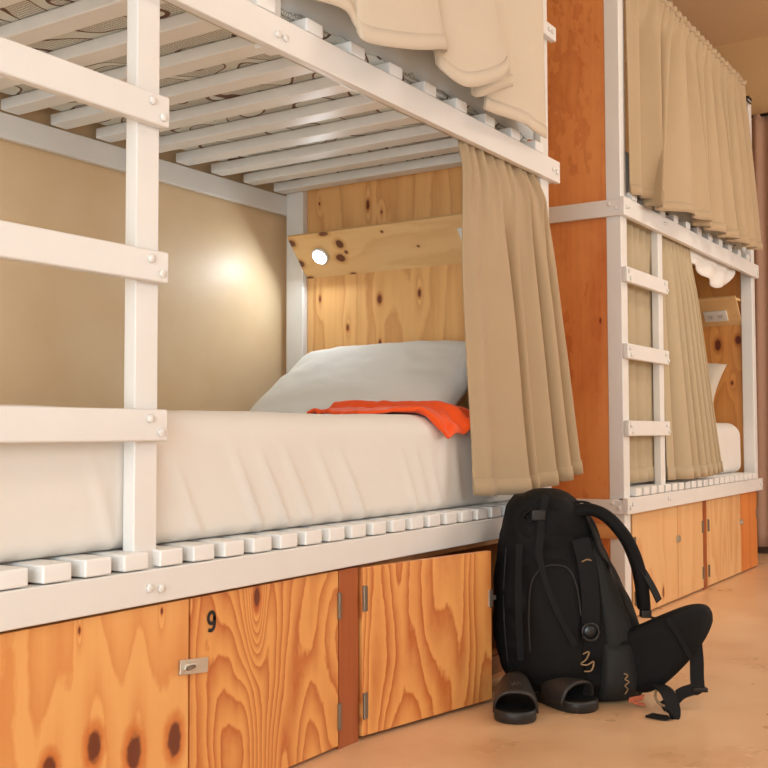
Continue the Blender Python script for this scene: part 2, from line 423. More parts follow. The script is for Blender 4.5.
ringp = [(cx9 + .0075 * math.sin(k * PI / 12), yn, cz9 + .0095 * math.cos(k * PI / 12)) for k in range(25)]
rowsn = []
for k in range(24):
    a = k * PI / 12; dx, dz = math.sin(a), math.cos(a)
    rowsn.append([(cx9 + .0125 * dx, yn, cz9 + .0145 * dz), (cx9 + .0125 * dx, yn - .0006, cz9 + .0145 * dz), (cx9 + .0050 * dx, yn - .0006, cz9 + .0075 * dz), (cx9 + .0050 * dx, yn, cz9 + .0075 * dz)])
nm.grid(rowsn, True, True)
st9 = spline([(cx9 + .0088, yn - .0003, cz9 + .002), (cx9 + .0088, yn - .0003, cz9 - .012), (cx9 + .006, yn - .0003, cz9 - .021), (cx9 - .001, yn - .0003, cz9 - .0245), (cx9 - .009, yn - .0003, cz9 - .022)], 20)
nm.ribbon(st9, [Vector((0, -1, 0)).cross((st9[min(i + 1, 19)] - st9[max(i - 1, 0)]).normalized()) for i in range(20)], .0072, .0006)
nine = nm.build('number', INK, db)
nine['label'] = 'black stencilled number 9'
# second locker, door swung open
lb = locker(2.10, 3.16, 2.60, y1, 'plywood locker with its door swung open beside the black backpack', None, None, 2)
m3 = wood('pine_door_swirl', LIGHTW, RINGW, 'XZ', (3.1, 0, .02), 5.0, .8, 20, 8.1, (), .85, .25, sharp=.1, wiggle=.2)
dm = MB().box(0, .488, 0, .018, 0, zt - .012)
dc = dm.build('door', m3, lb, .0015, local=True)
dc.location = Vector((2.100, y1 - .006, .010)) - ORG[lb.name]; dc.rotation_euler = (0, 0, math.radians(-11.2)); dc['label'] = 'open plywood door'
def loc_part(mb, name, mat, par, bv=.0008): return mb.build(name, mat, par, bv, local=True)
for z in ((.29, .35), (.04, .10)):
    loc_part(MB().box(.004, .016, -.004, 0, z[0], z[1]).tube([(.004, -.004, z[0]), (.004, -.004, z[1])], .0045, 8), 'hinge', DARKSTEEL, dc)
loc_part(MB().box(.472, .488, -.005, 0, .245, .29).box(.480, .503, -.004, -.001, .262, .274), 'latch', STEEL, dc)
MB().box(2.115, 3.145, y1 + .004, y1 + .022, .02, .072).build('sill', sm_red, lb, .0015)
# lockers under the far bunk
y2 = 1.452
L2, R2 = lin(232, 188, 134), lin(208, 142, 84)
lc = locker(4.0, 4.985, 4.56, y2, 'pale plywood locker under the far bunk next to its corner post', None, (4.935, 4.985), 3)
oc = (ORG[lc.name].x, 0, 0)
d1 = MB().box(4.005, 4.558, y2, y2 + .018, .008, zt).build('door', wood('pine_door_c', L2, R2, 'XZ', oc, 4, .6, 5, 21, [(4.36, .06, .012, .025)], .55, .25), lc, .0015)
d2 = MB().box(4.564, 4.928, y2, y2 + .018, .008, zt).build('door', wood('pine_door_d', L2, R2, 'XZ', oc, 5, .6, 5, 23, (), .5, .25), lc, .0015)
for z in ((.26, .315), (.05, .105)): hinge(4.022, z[0], z[1], y2, d1); hinge(4.916, z[0], z[1], y2, d2)
smalllatch(4.563, .262, y2, d1)
ld = locker(4.988, 5.92, 5.585, y2, 'plywood locker under the far bunk at its headboard end', None, None, 4)
od = (ORG[ld.name].x, 0, 0)
d3 = MB().box(4.992, 5.582, y2, y2 + .018, .008, zt).build('door', wood('pine_door_e', L2, R2, 'XZ', od, 4.5, .8, 8, 27, (), .7, .25), ld, .0015)
d4 = MB().box(5.588, 5.915, y2, y2 + .018, .008, zt).build('door', wood('pine_door_f', lin(226, 140, 70), lin(190, 96, 40), 'XZ', od, 5, .6, 6, 29, (), .6, .25), ld, .0015)
for z in ((.26, .315), (.05, .105)): hinge(5.006, z[0], z[1], y2, d3)
hinge(5.905, .26, .315, y2, d4)
smalllatch(5.585, .262, y2, d3)

# ------------------------------------------------------------------ mattresses
def mattress_mb(x0, x1, y0, y1, z0, z1, r, ridges=(), nx=150, amp=.004):
    prof = []   # cross-section in (y, z) going round
    def arc(cy, cz, a0, a1, n=7):
        for i in range(n): a = pl(a0, a1, i / (n - 1)); prof.append((cy + r * math.cos(a), cz + r * math.sin(a)))
    def line(p, q, n):
        for i in range(1, n): prof.append((pl(p[0], q[0], i / n), pl(p[1], q[1], i / n)))
    rb = r * .55
    arc(y0 + r, z1 - r, PI / 2, PI)                       # top front
    line((y0, z1 - r), (y0, z0 + rb), 14)
    for i in range(6): a = PI + PI / 2 * i / 5; prof.append((y0 + rb + rb * math.cos(a), z0 + rb + rb * math.sin(a)))
    line((y0 + rb, z0), (y1 - rb, z0), 6)
    for i in range(5): a = 1.5 * PI + PI / 2 * i / 4; prof.append((y1 - rb + rb * math.cos(a), z0 + rb + rb * math.sin(a)))
    line((y1, z0 + rb), (y1, z1 - r), 4)
    arc(y1 - r, z1 - r, 0, PI / 2)
    line((y1 - r, z1), (y0 + r, z1), 10)
    cy, cz = (y0 + y1) / 2, (z0 + z1) / 2
    xs = []
    for i in range(7): xs.append((x0 + r - r * math.cos(PI / 2 * i / 6), r - r * math.sin(PI / 2 * i / 6)))
    xs += [(pl(x0 + r, x1 - r, i / nx), 0) for i in range(1, nx)]
    for i in range(7): xs.append((x1 - r + r * math.sin(PI / 2 * i / 6), r - r * math.cos(PI / 2 * i / 6)))
    rows = []
    for x, ins in xs:
        row = []
        for (y, z) in prof:
            sy = (abs(y - cy)) ; yy = cy + (y - cy) * (1 - ins / ((y1 - y0) / 2)); zz = cz + (z - cz) * (1 - ins / ((z1 - z0) / 2))
            d = amp * noise.noise(Vector((x * 2.3, y * 2, z * 5))) + amp * .5 * noise.noise(Vector((x * 7, y * 5, z * 9)))
            if y < y0 + .03:
                for (rx, lean, h, wd) in ridges:
                    dd = (x - (rx + (z1 - .06 - z) * lean)) / wd
                    d += h * math.exp(-dd * dd) * smooth01((z1 - .05 - z) / .12)
                yy -= d
            elif z > z1 - .01: zz += d
            row.append((x, yy, zz))
        rows.append(row)
    return MB().grid(rows, True, False, True)

ZS = LZ1 + .034
rg = [(1.30, .35, .006, .010), (1.50, .5, .009, .009), (1.68, .55, .013, .008), (1.76, .6, .013, .008), (1.85, .6, .012, .008), (1.97, .6, .010, .009), (2.06, .6, .012, .008), (2.33, .5, .008, .010), (2.40, .5, .008, .010), (2.47, .45, .006, .010), (2.62, .3, .005, .02)]
m = mattress_mb(1.0, 3.15, 1.472, 2.46, ZS, .768, .055, rg).build('mattress', SHEET, None, smooth=True)
tag(m, 'thick mattress in a white sheet on the near lower bunk', 'mattress', 'white sheeted mattresses')
m = mattress_mb(3.99, 5.845, 1.500, 2.46, ZS, .768, .07, [(4.9, .4, .004, .02), (5.2, .4, .004, .02)], 60).build('mattress', SHEET, None, smooth=True)
tag(m, 'mattress in a white sheet on the far lower bunk', 'mattress', 'white sheeted mattresses')
# upper mattresses: patterned ticking seen between the slats, sheet over top and sides
t = NT('hex_ticking'); c = t.coords()
vo = t.n.new('ShaderNodeTexVoronoi'); vo.feature = 'DISTANCE_TO_EDGE'; t.link(c, vo.inputs['Vector']); vo.inputs['Scale'].default_value = 120; vo.inputs['Randomness'].default_value = .25
net = t.math('LESS_THAN', vo.outputs['Distance'], .13)
wv = t.noise(c, 4.2, 1)
band = t.math('GREATER_THAN', t.math('PINGPONG', t.math('MULTIPLY', wv, 9), 1), .42)
edge = t.math('LESS_THAN', t.math('ABSOLUTE', t.math('SUBTRACT', t.math('PINGPONG', t.math('MULTIPLY', wv, 9), 1), .42)), .06)
fac = t.math('MAXIMUM', t.math('MULTIPLY', t.math('MULTIPLY', net, band), .62), edge)
t.link(t.mix(fac, lin(222, 226, 220), lin(112, 82, 66)), t.b.inputs['Base Color']); t.b.inputs['Roughness'].default_value = .8
TICK = t.m
BLUESH = cloth('pale_blue_sheet', (.66, .70, .71, 1), .8, 700, .05, .1, fold=.2)
def upper_mattress(x0, x1, label):
    r = thing('mattress', (x0, D + .04, UZ1 + .035), label, 'mattress', 'mattresses on the upper berths')
    mattress_mb(x0, x1, D + .045, 2.46, UZ1 + .035, UZ1 + .22, .04, (), 40).build('ticking', TICK, r, smooth=True)
    rows = []
    for i in range(41):
        x = pl(x0 - .004, x1 + .004, i / 40); w = .004 * noise.noise(Vector((x * 9, 0, 0)))
        rows.append([(x, D + .043 + w, UZ1 + .052 + .006 * math.sin(x * 40)), (x, D + .040 + w, UZ1 + .12), (x, D + .042 + w, UZ1 + .19), (x, D + .056, UZ1 + .216), (x, D + .1, UZ1 + .226), (x, 2.0, UZ1 + .226), (x, 2.42, UZ1 + .224), (x, 2.462, UZ1 + .19), (x, 2.464, UZ1 + .06)])
    MB().grid(rows).build('fitted_sheet', BLUESH, r, smooth=True, solid=.003)
    return r
upper_mattress(1.0, 3.15, 'hexagon patterned mattress on the near upper berth seen through the slats')
um2 = upper_mattress(3.98, 5.84, 'sheeted mattress on the far upper berth behind the hanging curtain')
# a loose end of its sheet hanging behind the rail
def LOW(x):
    P = [(4.6, 1.50), (4.9, 1.49), (5.05, 1.455), (5.25, 1.425), (5.4, 1.455), (5.68, 1.585)]
    for (a, b), (c_, d_) in zip(P, P[1:]):
        if a <= x <= c_: return pl(b, d_, smooth01((x - a) / (c_ - a)))
    return 1.58
rows = []
for i in range(29):
    u = i / 28; x = pl(4.72, 5.66, u)
    low = LOW(x)
    rows.append([(x, D + .035 - .012 * math.sin(u * 26 + j * .5) * (j / 8) + .01, pl(1.605, low, j / 8)) for j in range(9)])
MB().grid(rows).build('loose_sheet', SHEET, um2, smooth=True, solid=.003)

# ------------------------------------------------------------------ pillows, shirt
def pillow(name, c, ex, ey, ez, w, h, th, mat, label, seed):
    """superelliptic cushion: ex along width w, ey along height h, ez thickness"""
    c = Vector(c); ex, ey, ez = (Vector(q).normalized() for q in (ex, ey, ez)); N = 34
    mb = MB()
    for sgn in (1, -1):
        rows = []
        for i in range(N + 1):
            row = []
            for j in range(N + 1):
                a = -1 + 2 * i / N; b = -1 + 2 * j / N
                pinch = 1 - .07 * (a * a) * (1 - abs(b)) * 0 - .06 * (1 - b * b) * abs(a) ** 3 * 0
                px = a * w / 2 * (1 - .05 * (1 - abs(b) ** 2) * (abs(a) > .0) * abs(a)); py = b * h / 2 * (1 - .07 * (1 - a * a) * abs(b))
                tt = th / 2 * max(0, (1 - a ** 4) * (1 - b ** 4)) ** .55
                wr = .012 * noise.noise(Vector((a * 2.5 + seed, b * 2.5, sgn))) + .005 * noise.noise(Vector((a * 7 + b * 4 + seed, b * 4 - a * 3, sgn + 3)))
                tt += wr * min(1, 4 * (1 - a * a) * (1 - b * b))
                row.append(c + ex * px + ey * py + ez * (tt * sgn))
            rows.append(row)
        mb.grid(rows)
    o = mb.build(name, mat, None, smooth=True)
    bm = bmesh.new(); bm.from_mesh(o.data); bmesh.ops.remove_doubles(bm, verts=bm.verts, dist=.0005); bmesh.ops.recalc_face_normals(bm, faces=bm.faces); bm.to_mesh(o.data); bm.free()
    for p in o.data.polygons: p.use_smooth = True
    return tag(o, label, 'pillow', 'pillows on the lower bunks')
an = math.radians(33)
ey = Vector((math.cos(an), 0, math.sin(an))); ez = Vector((-math.sin(an), 0, math.cos(an)))
pillow('pillow', (2.945, 1.965, .880), (0, -1, 0), ey, ez, .80, .46, .16, PILLOWM, 'white pillow leaning on the headboard of the near lower bunk', 1)
pillow('pillow', (5.63, 1.87, .945), (0, -1, 0), (.75, 0, .66), (-.66, 0, .75), .62, .42, .13, GREYPIL, 'small greyish pillow upright on the far lower bunk', 5)

def over_edge(s, lift):
    """path over the mattress: s metres from y=1.90 toward the front, then round the edge and down; lift = height over the sheet"""
    flat = 1.90 - (1.472 + .055); r = .055 + lift
    if s < flat: return Vector((0, 1.90 - s, .768 + lift))
    a = (s - flat) / r
    if a < PI / 2: return Vector((0, 1.527 - r * math.sin(a), .713 + r * math.cos(a)))
    return Vector((0, 1.527 - r, .713 - (s - flat - r * PI / 2)))
rows = []
for i in range(61):
    u = i / 60; x0 = pl(2.34, 2.90, u)
    end = pl(.30, .36, u / .15) if u < .15 else pl(.36, .505, smooth01((u - .12) / .22))
    end += .010 * math.sin(u * 25)
    row = []
    for j in range(37):
        v = j / 36; s = .13 + (end - .13) * v
        lift = .004 + .006 * smooth01(u / .2) + .012 * abs(noise.noise(Vector((u * 5, v * 4, 2)))) + .010 * abs(noise.noise(Vector((u * 12 + v * 3, v * 9, 7))))
        ridge = u - (.28 + .30 * v)
        lift += .026 * math.exp(-(ridge / .05) ** 2) + .016 * math.exp(-((u - .62 - .12 * v) / .035) ** 2) * v
        lift += .016 * smooth01((v - .88) / .1) * (u > .2)
        p = over_edge(s, lift); p.x = x0 + .05 * (v - .5) * math.sin(u * 5)
        row.append(p)
    rows.append(row)
sh = MB().grid(rows).build('folded_shirt', ORANGE, None, smooth=True, solid=.010, subsurf=1)
tag(sh, 'bright orange shirt folded over the edge of the near lower mattress', 'shirt')
lg = MB()
for k in range(4): lg.box(2.715 + k * .011, 2.722 + k * .011, 1.443, 1.447, .742 + .002 * (k % 2), .757)
lg.build('print', PLATE, sh)

# ------------------------------------------------------------------ curtains
def drape(name, top, bot, nu, nv, mat, label, ease=.8, hem=True, wig=0, group='beige curtains on the bunks', fold=None):
    """curtain surface between two polylines; fold(u, v) adds an outward offset along -y"""
    T = spline(top, nu); B = spline(bot, nu); rows = []
    for j in range(nv + 1):
        v = j / nv
        row = []
        for i in range(nu):
            u = i / (nu - 1); e = v ** ease
            p = T[i].lerp(B[i], e); p.z = pl(T[i].z, B[i].z, v)
            if fold:
                dx, dy = fold(u, v); p.y -= dy; p.x += dx
            if wig: p.y -= wig * noise.noise(Vector((u * 9, v * 2.5, 3))) * v
            row.append(p)
        rows.append(row)
    r = thing(name, tuple((T[0] + T[-1]) / 2), label, 'curtain', group)
    MB().grid(rows).build('drape', mat, r, smooth=True, solid=.003)
    # gathered heading on the rod
    hd = []
    for i in range(nu):
        q = rows[0][i].copy(); w = .004 * math.sin(i * 1.9)
        hd.append([q + Vector((0, w - .003, .012)), q + Vector((0, w - .006, 0)), q + Vector((0, w - .003, -.014))])
    MB().grid(hd).build('heading', mat, r, smooth=True, solid=.004)
    if hem:
        a = rows[-1]; b = rows[-3]
        MB().grid([[p + Vector((0, -.0035, 0)) for p in b], [p + Vector((0, -.0045, -.001)) for p in rows[-2]], [p + Vector((0, -.0035, -.002)) for p in a]]).build('hem', mat, r, smooth=True, solid=.002)
    return r

def pleats(centres, sharp=2.0):
    """returns phase function: folds at the given u positions (depth, width)"""
    def f(u):
        s = 0
        for (c, w, a) in centres: s += a * math.exp(-abs((u - c) / w) ** sharp)
        return s
    return f

def grooves(gs):
    """depth of the valleys between broad flat folds: (position, width, depth)"""
    def f(u):
        q = 0
        for (c, w, a) in gs:
            k = (u - c) / w
            q += a * math.exp(-k * k if k < 0 else -(k * .55) ** 2)
        return q
    return f
# near lower bunk, gathered at the right
ga = grooves([(.00, .05, .5), (.20, .07, .35), (.475, .03, 1.15), (.60, .04, .5), (.745, .022, 1.1), (.90, .03, .5)])
pt = pleats([(.05, .03, 1), (.16, .03, .8), (.27, .03, 1), (.38, .025, .8), (.48, .03, 1), (.58, .03, .7), (.68, .02, 1), (.77, .03, .8), (.87, .03, 1), (.95, .02, .7)])
def fa(u, v):
    k = smooth01(v / .40); b = u * (.38 * smooth01(v / .12) + .62 * v) + (1 - u) * (.15 * smooth01(v / .1) + .85 * v)
    return (.006 * math.sin(u * 40) * (1 - k), .020 * pt(u) * (1 - k) + .075 * b + .012 * k - .095 * ga(u) * k * (.6 + .4 * v) + .004 * noise.noise(Vector((u * 6, v * 3, 1))))
drape('curtain', [(2.645, 1.462, 1.566), (2.8, 1.462, 1.566), (3.0, 1.462, 1.566), (3.145, 1.462, 1.566)],
      [(2.628, 1.448, .549), (2.78, 1.448, .543), (2.97, 1.448, .545), (3.14, 1.444, .562), (3.275, 1.440, .588)], 150, 46, BEIGE,
      'khaki curtain gathered at the pillow end of the near lower bunk', fold=fa, ease=.95)
# near upper berth: hem lifted and folded
hemB = [(1.780, 1.410, 1.657), (1.864, 1.400, 1.675), (1.949, 1.390, 1.678), (1.990, 1.395, 1.653), (2.005, 1.380, 1.618), (2.159, 1.350, 1.641), (2.325, 1.350, 1.691), (2.345, 1.385, 1.676), (2.353, 1.380, 1.651), (2.432, 1.350, 1.625), (2.600, 1.335, 1.690), (2.708, 1.345, 1.755), (2.690, 1.385, 1.725), (2.581, 1.385, 1.662), (2.572, 1.365, 1.643), (2.680, 1.350, 1.690), (2.790, 1.360, 1.736), (2.817, 1.390, 1.735), (2.664, 1.385, 1.648), (2.660, 1.370, 1.627), (2.872, 1.372, 1.645), (2.96, 1.380, 1.642), (3.075, 1.392, 1.648)]
n = len(hemB)
topB = [(pl(1.80, 3.09, (i / (n - 1))), 1.412, 2.486) for i in range(n)]
gb = grooves([(.30, .03, .8), (.52, .04, .8), (.70, .03, 1.0), (.86, .03, .5)])
def fb(u, v):
    return (0, .012 * math.sin(u * 60) * (1 - v) ** 2 + .010 + .03 * math.sin(PI * min(1, u / .6)) * v - .030 * gb(u) * smooth01(v / .3) * (1 - .4 * v))
drape('curtain', topB, hemB, 150, 44, CREAM, 'cream curtain of the near upper berth with its hem bunched up on the rail', ease=.75, fold=fb)
# far upper berth, full length
hemC = [(3.934, 1.420, 1.637), (3.985, 1.405, 1.637), (4.10, 1.378, 1.640), (4.075, 1.388, 1.615), (4.07, 1.362, 1.600), (4.35, 1.355, 1.628), (4.70, 1.355, 1.655), (4.715, 1.388, 1.640), (4.80, 1.368, 1.634), (5.02, 1.36, 1.637), (5.22, 1.37, 1.650), (5.24, 1.39, 1.655), (5.38, 1.362, 1.642), (5.55, 1.37, 1.655), (5.72, 1.392, 1.668)]
n = len(hemC)
topC = [(pl(3.944, 5.50, (i / (n - 1))), 1.432 - .02 * smooth01(i / 3), 2.486) for i in range(n)]
gc = grooves([(.10, .02, .7), (.20, .018, 1.1), (.305, .02, 1.0), (.40, .018, .9), (.485, .018, 1.1), (.57, .016, .9), (.645, .016, 1.1), (.72, .015, .9), (.795, .015, 1.0), (.87, .014, .9), (.94, .013, 1.0)])
def fc(u, v):
    k = smooth01(v / .22)
    return (0, -.085 * gc(u) * k * (1 - .25 * v) + .009 * math.sin(u * 150) * (1 - k) * smooth01(u / .05) + .002 + .038 * smooth01(u / .16))
drape('curtain', topC, hemC, 190, 44, BEIGE, 'long beige curtain drawn across the far upper berth', ease=.9, fold=fc)
# far lower bunk: behind the ladder, and the one pulled to a slant
gd = grooves([(.22, .03, .7), (.42, .03, 1), (.62, .03, .8), (.80, .03, 1)])
def fd(u, v): return (0, .008 * math.sin(u * 47) * (1 - smooth01(v / .2)) - .016 * gd(u) * smooth01(v / .2) + .012)
drape('curtain', [(3.965, 1.487, 1.566), (4.2, 1.487, 1.566), (4.5, 1.487, 1.566)], [(3.97, 1.487, .524), (4.2, 1.487, .520), (4.48, 1.487, .526)], 80, 36, OLIVE,
      'khaki curtain hanging behind the ladder of the far lower bunk', fold=fd)
ge = grooves([(.16, .03, .7), (.37, .03, .8), (.50, .022, 1.1), (.63, .02, 1.0), (.75, .018, 1.1), (.86, .018, 1.0), (.95, .015, .8)])
def fe(u, v):
    k = smooth01(v / .25)
    return (0, -.086 * ge(u) * (.30 + .70 * v) * k + .012 * k * min(1, u * 4) + .050 * v * min(1, .3 + u * 2) + .012 + .006 * math.sin(u * 60) * (1 - k))
drape('curtain', [(4.385, 1.474, 1.566), (4.6, 1.472, 1.566), (4.80, 1.472, 1.566)], [(4.390, 1.466, .522), (4.63, 1.466, .520), (4.86, 1.466, .522), (5.08, 1.470, .534)], 110, 40, OLIVE,
      'khaki curtain pulled slanting aside beside the ladder of the far lower bunk', fold=fe, ease=1.0)
# brown curtain on the far wall
rows = []
for j in range(31):
    v = j / 30; row = []
    for i in range(161):
        u = i / 160; y = pl(1.585 + .03 * v, .35, u)
        row.append((6.53 - .018 * math.sin(u * 78 + .5 * math.sin(u * 9)) - .006 * math.sin(u * 37 + v), y, pl(2.62, .045, v)))
    rows.append(row)
r = thing('curtain', (6.53, 1.0, 2.62), 'brown floor-length curtain at the far end wall', 'curtain')
MB().grid(rows).build('drape', BROWN, r, smooth=True, solid=.004)
MB().tube([(6.53, 1.66, 2.615), (6.53, .30, 2.615)], .010, 10).build('curtain_rod', CAP, r, smooth=True)
for y in (1.62, .34): MB().box(6.525, FX1, y - .008, y + .008, 2.605, 2.625).build('bracket', CAP, r)

# ------------------------------------------------------------------ reading light, outlets
def board_point(HX, y, t, lift=0):
    a = Vector((HX - .125, y, 1.437)); b = Vector((HX - .001, y, 1.298))
    d = b - a; n = Vector((-d.z, 0, d.x)).normalized(); n = n if n.x < 0 else -n
    return a.lerp(b, t) + n * lift, n, d.normalized()
p, n_, d_ = board_point(HX1, 2.300, .50)
rl = thing('reading_light', tuple(p), 'small round lit reading light on the sloped pine board', 'lamp')
MB().disc(p, n_, .034, .010, 32).build('housing', PLATE, rl, smooth=True)
LED = emit('led_diffuser', (1, .97, .92, 1), 22)
MB().disc(p + n_ * .009, n_, .027, .004, 32).build('diffuser', LED, rl, smooth=True)
def outlet(HX, y, t, label, grp='power outlets on the headboards'):
    p, n, d = board_point(HX, y, t)
    r = thing('power_outlet', tuple(p), label, 'outlet', grp)
    ty = Vector((0, 1, 0))
    MB().obox(p + n * .005, ty * .062, d * .033, n * .005).build('cover_plate', PLATE, r, .003)
    for k in (-.026, .026):
        q = p + ty * k + n * .0105
        s = MB().obox(q, ty * .017, d * .015, n * .0012).build('socket', plain('socket_face', (.7, .68, .64, 1), .4), r, .001)
        h = MB()
        for w in (-.006, .006): h.obox(q + ty * w + n * .0013 - d * .003, ty * .0012, d * .005, n * .0006)
        h.obox(q + n * .0013 + d * .008, ty * .002, d * .002, n * .0006)
        h.build('slot', INK, s)
outlet(HX1, 1.650, .42, 'white power outlet at the edge of the near headboard by the curtain')
outlet(HX2, 1.627, .62, 'white double power outlet on the far bunk headboard')

# ------------------------------------------------------------------ backpack (built in its own frame: a = sideways, d = away, z = up)
FW = Vector((.8393, .5437, 0)); RTV = Vector((.5437, -.8393, 0))
def W(a, d, z): return RTV * a + FW * d + Vector((0, 0, z))
K = .00279
def A(q): return .519 + (q - 570) * K            # sketch units of 2.79 mm: sideways
def Zs(q): return (691 - q) * K                  # and height
prof = [(496, 516, 568), (506, 508, 580), (520, 504, 589), (545, 498, 602), (580, 494, 618), (610, 493, 632), (640, 494, 642), (665, 499, 645), (680, 508, 644), (689, 520, 638), (692, 545, 625)]
def interp(q):
    for i in range(len(prof) - 1):
        if prof[i][0] <= q <= prof[i + 1][0]:
            t = (q - prof[i][0]) / (prof[i + 1][0] - prof[i][0]); return pl(prof[i][1], prof[i + 1][1], t), pl(prof[i][2], prof[i + 1][2], t)
    return (prof[0][1:] if q < prof[0][0] else prof[-1][1:])
def depth(q):
    z = (691 - q) / 200.0            # 0 bottom .. 1 top
    hd = .150 * (1 - .45 * max(0, z - .45) ** 1.2) * (.78 + .22 * smooth01(z / .12))
    dc = 2.995 + .02 * z
    return dc, hd
def front(px, q, out=0):
    """point on the front skin of the pack at sketch position (px, q)"""
    l, r = interp(q); dc, hd = depth(q)
    x = max(-.98, min(.98, (px - (l + r) / 2) / ((r - l) / 2)))
    dd = hd * (1 - abs(x) ** 2.5) ** (1 / 2.5)
    return W(A(px), dc - dd - out, Zs(q))
NEXP = 2.5
def ring(l, r, dc, hd, z, seed, wr=.009, n=72):
    row = []
    for k in range(n):
        t = 2 * PI * k / n; cx, cy = math.cos(t), math.sin(t)
        x = math.copysign(abs(cx) ** (2 / NEXP), cx); y = math.copysign(abs(cy) ** (2 / NEXP), cy)
        w = 1 + wr * 9 * noise.noise(Vector((x * 1.8, y * 1.8 + seed, z * 9))) + wr * 8 * noise.noise(Vector((x * 4 + z * 8, y * 4, z * 26 + seed))) - wr * 7 * abs(noise.noise(Vector((x * 3 - z * 14, y * 3, z * 12 + seed))))
        row.append(W((l + r) / 2 + (r - l) / 2 * x * (1 + (w - 1) * .3), dc + hd * y * w, z))
    return row
bp = thing('backpack', tuple(W(A(570), 2.98, 0)), 'large black hiking backpack standing on the floor against the bunk', 'backpack')
rows = []
for i in range(71):
    q = pl(496, 692, i / 70); l, r = interp(q); dc, hd = depth(q)
    if i == 70: hd *= .93
    rows.append(ring(A(l), A(r), dc, hd, max(.004, Zs(q)), 1))
MB().grid(rows, True, False, True).build('pack_body', BLACK, bp, smooth=True)
# lid pocket
rows = []
for z, l, r, hd in ((543, 507, 590, .096), (540, 502, 596, .122), (530, 503, 593, .128), (518, 506, 588, .125), (508, 510, 583, .115), (500, 516, 577, .098), (494, 524, 570, .074), (490, 532, 562, .045), (488.5, 541, 553, .018)):
    rows.append(ring(A(l), A(r), 3.005, hd, Zs(z), 4, .008))
MB().grid(rows, True, False, True).build('lid', BLACK, bp, smooth=True, subsurf=1)['label'] = 'rounded top lid'
# charcoal side panel on the right, front pocket, side pocket
def patch(outl, out, name, mat, n=14, puff=.012):
    """raised panel: outl(q) -> (left, right) in sketch units over q range"""
    qs, fn = outl; rows = []
    for j in range(n + 1):
        q = pl(qs[0], qs[1], j / n); l, r = fn(j / n)
        row = []
        for i in range(n + 1):
            u = i / n; e = max(0, (1 - (2 * u - 1) ** 4) * (1 - (2 * j / n - 1) ** 4)) ** .5
            row.append(front(pl(l, r, u), q, -.006 + (out + .008) * e + .004 * noise.noise(Vector((u * 4, j / n * 5, out * 99))) * e))
        rows.append(row)
    return MB().grid(rows).build(name, mat, bp, smooth=True)
patch(((532, 655), lambda t: (pl(583, 596, t), pl(594, 634, t))), .006, 'side_panel', BLACK2)['label'] = 'charcoal side panel'
patch(((552, 672), lambda t: (pl(520, 512, t), pl(566, 576, t))), .030, 'front_pocket', BLACK)
patch(((632, 690), lambda t: (pl(590, 588, t), pl(622, 630, t))), .024, 'side_pocket', BLACK2)['label'] = 'charcoal stretch side pocket'
# straps over the front
def strap(name, pts, w, out=.012, mat=WEB, th=.0035, par=None, n=22):
    P = spline([front(a, b, out) for a, b in pts], n)
    return MB().ribbon(P, RTV, w, th).build(name, mat, par or bp, smooth=False)
strap('compression_strap', [(572, 535), (577, 560), (579, 590), (578, 622)], .048, .012)
strap('compression_strap', [(530, 545), (536, 575), (548, 605), (562, 632)], .016, .036)
strap('compression_strap', [(514, 540), (512, 590), (514, 650)], .018, .012)
MB().disc(front(577, 620, .014), -FW, .019, .012, 20).build('buckle', PLASTIC, bp, smooth=True)
MB().tube([front(577 + 8 * math.cos(t * .524), 620 + 8 * math.sin(t * .524), .030) for t in range(12)], .004, 8, True).build('buckle_ring', PLASTIC, bp, smooth=True)
strap('lid_strap', [(540, 494), (536, 510), (533, 535), (531, 556)], .020, .010)
bk = MB().obox(front(532, 512, .018), RTV * .018, FW * .006, Vector((0, 0, .014))).build('lid_buckle', PLASTIC, bp, .003)
MB().tube([front(519, 514, .010), front(524, 520, .014), front(530, 513, .016), front(526, 507, .012)], .003, 6, True).build('buckle_loop', PLASTIC, bp, smooth=True)
MB().tube(spline([front(572, 556, .016), front(578, 554, .018), front(585, 557, .016)], 10), .0022, 6).build('cord', TAN, bp, smooth=True)
# zip of the front pocket and a seam down the left side
ZIP = plain('grey_zip', (.02, .02, .019, 1), .6)
MB().tube(spline([front(a, b, .034) for a, b in ((521, 640), (520, 605), (523, 575), (533, 561), (546, 558), (558, 562), (565, 578), (568, 605))], 50), .0018, 6).build('zip', ZIP, bp, smooth=True)
MB().tube(spline([front(a, b, .004) for a, b in ((503, 545), (500, 580), (500, 620), (503, 655))], 30), .0018, 6).build('zip', ZIP, bp, smooth=True)
# embroidered marks: a curly one and a short upright one
MB().tube(spline([front(a, b, .020) for a, b in ((570, 641), (576, 639), (573, 646), (568, 650), (574, 651), (580, 648), (578, 656), (571, 657))], 40), .0022, 6).build('emblem', TAN, bp, smooth=True)['label'] = 'tan curly emblem'
MB().tube(spline([front(a, b, .034) for a, b in ((608, 659), (612, 661), (609, 664), (613, 667), (609, 670), (612, 674), (610, 679))], 40), .0018, 6).build('emblem', TAN, bp, smooth=True)['label'] = 'small upright tan lettering'
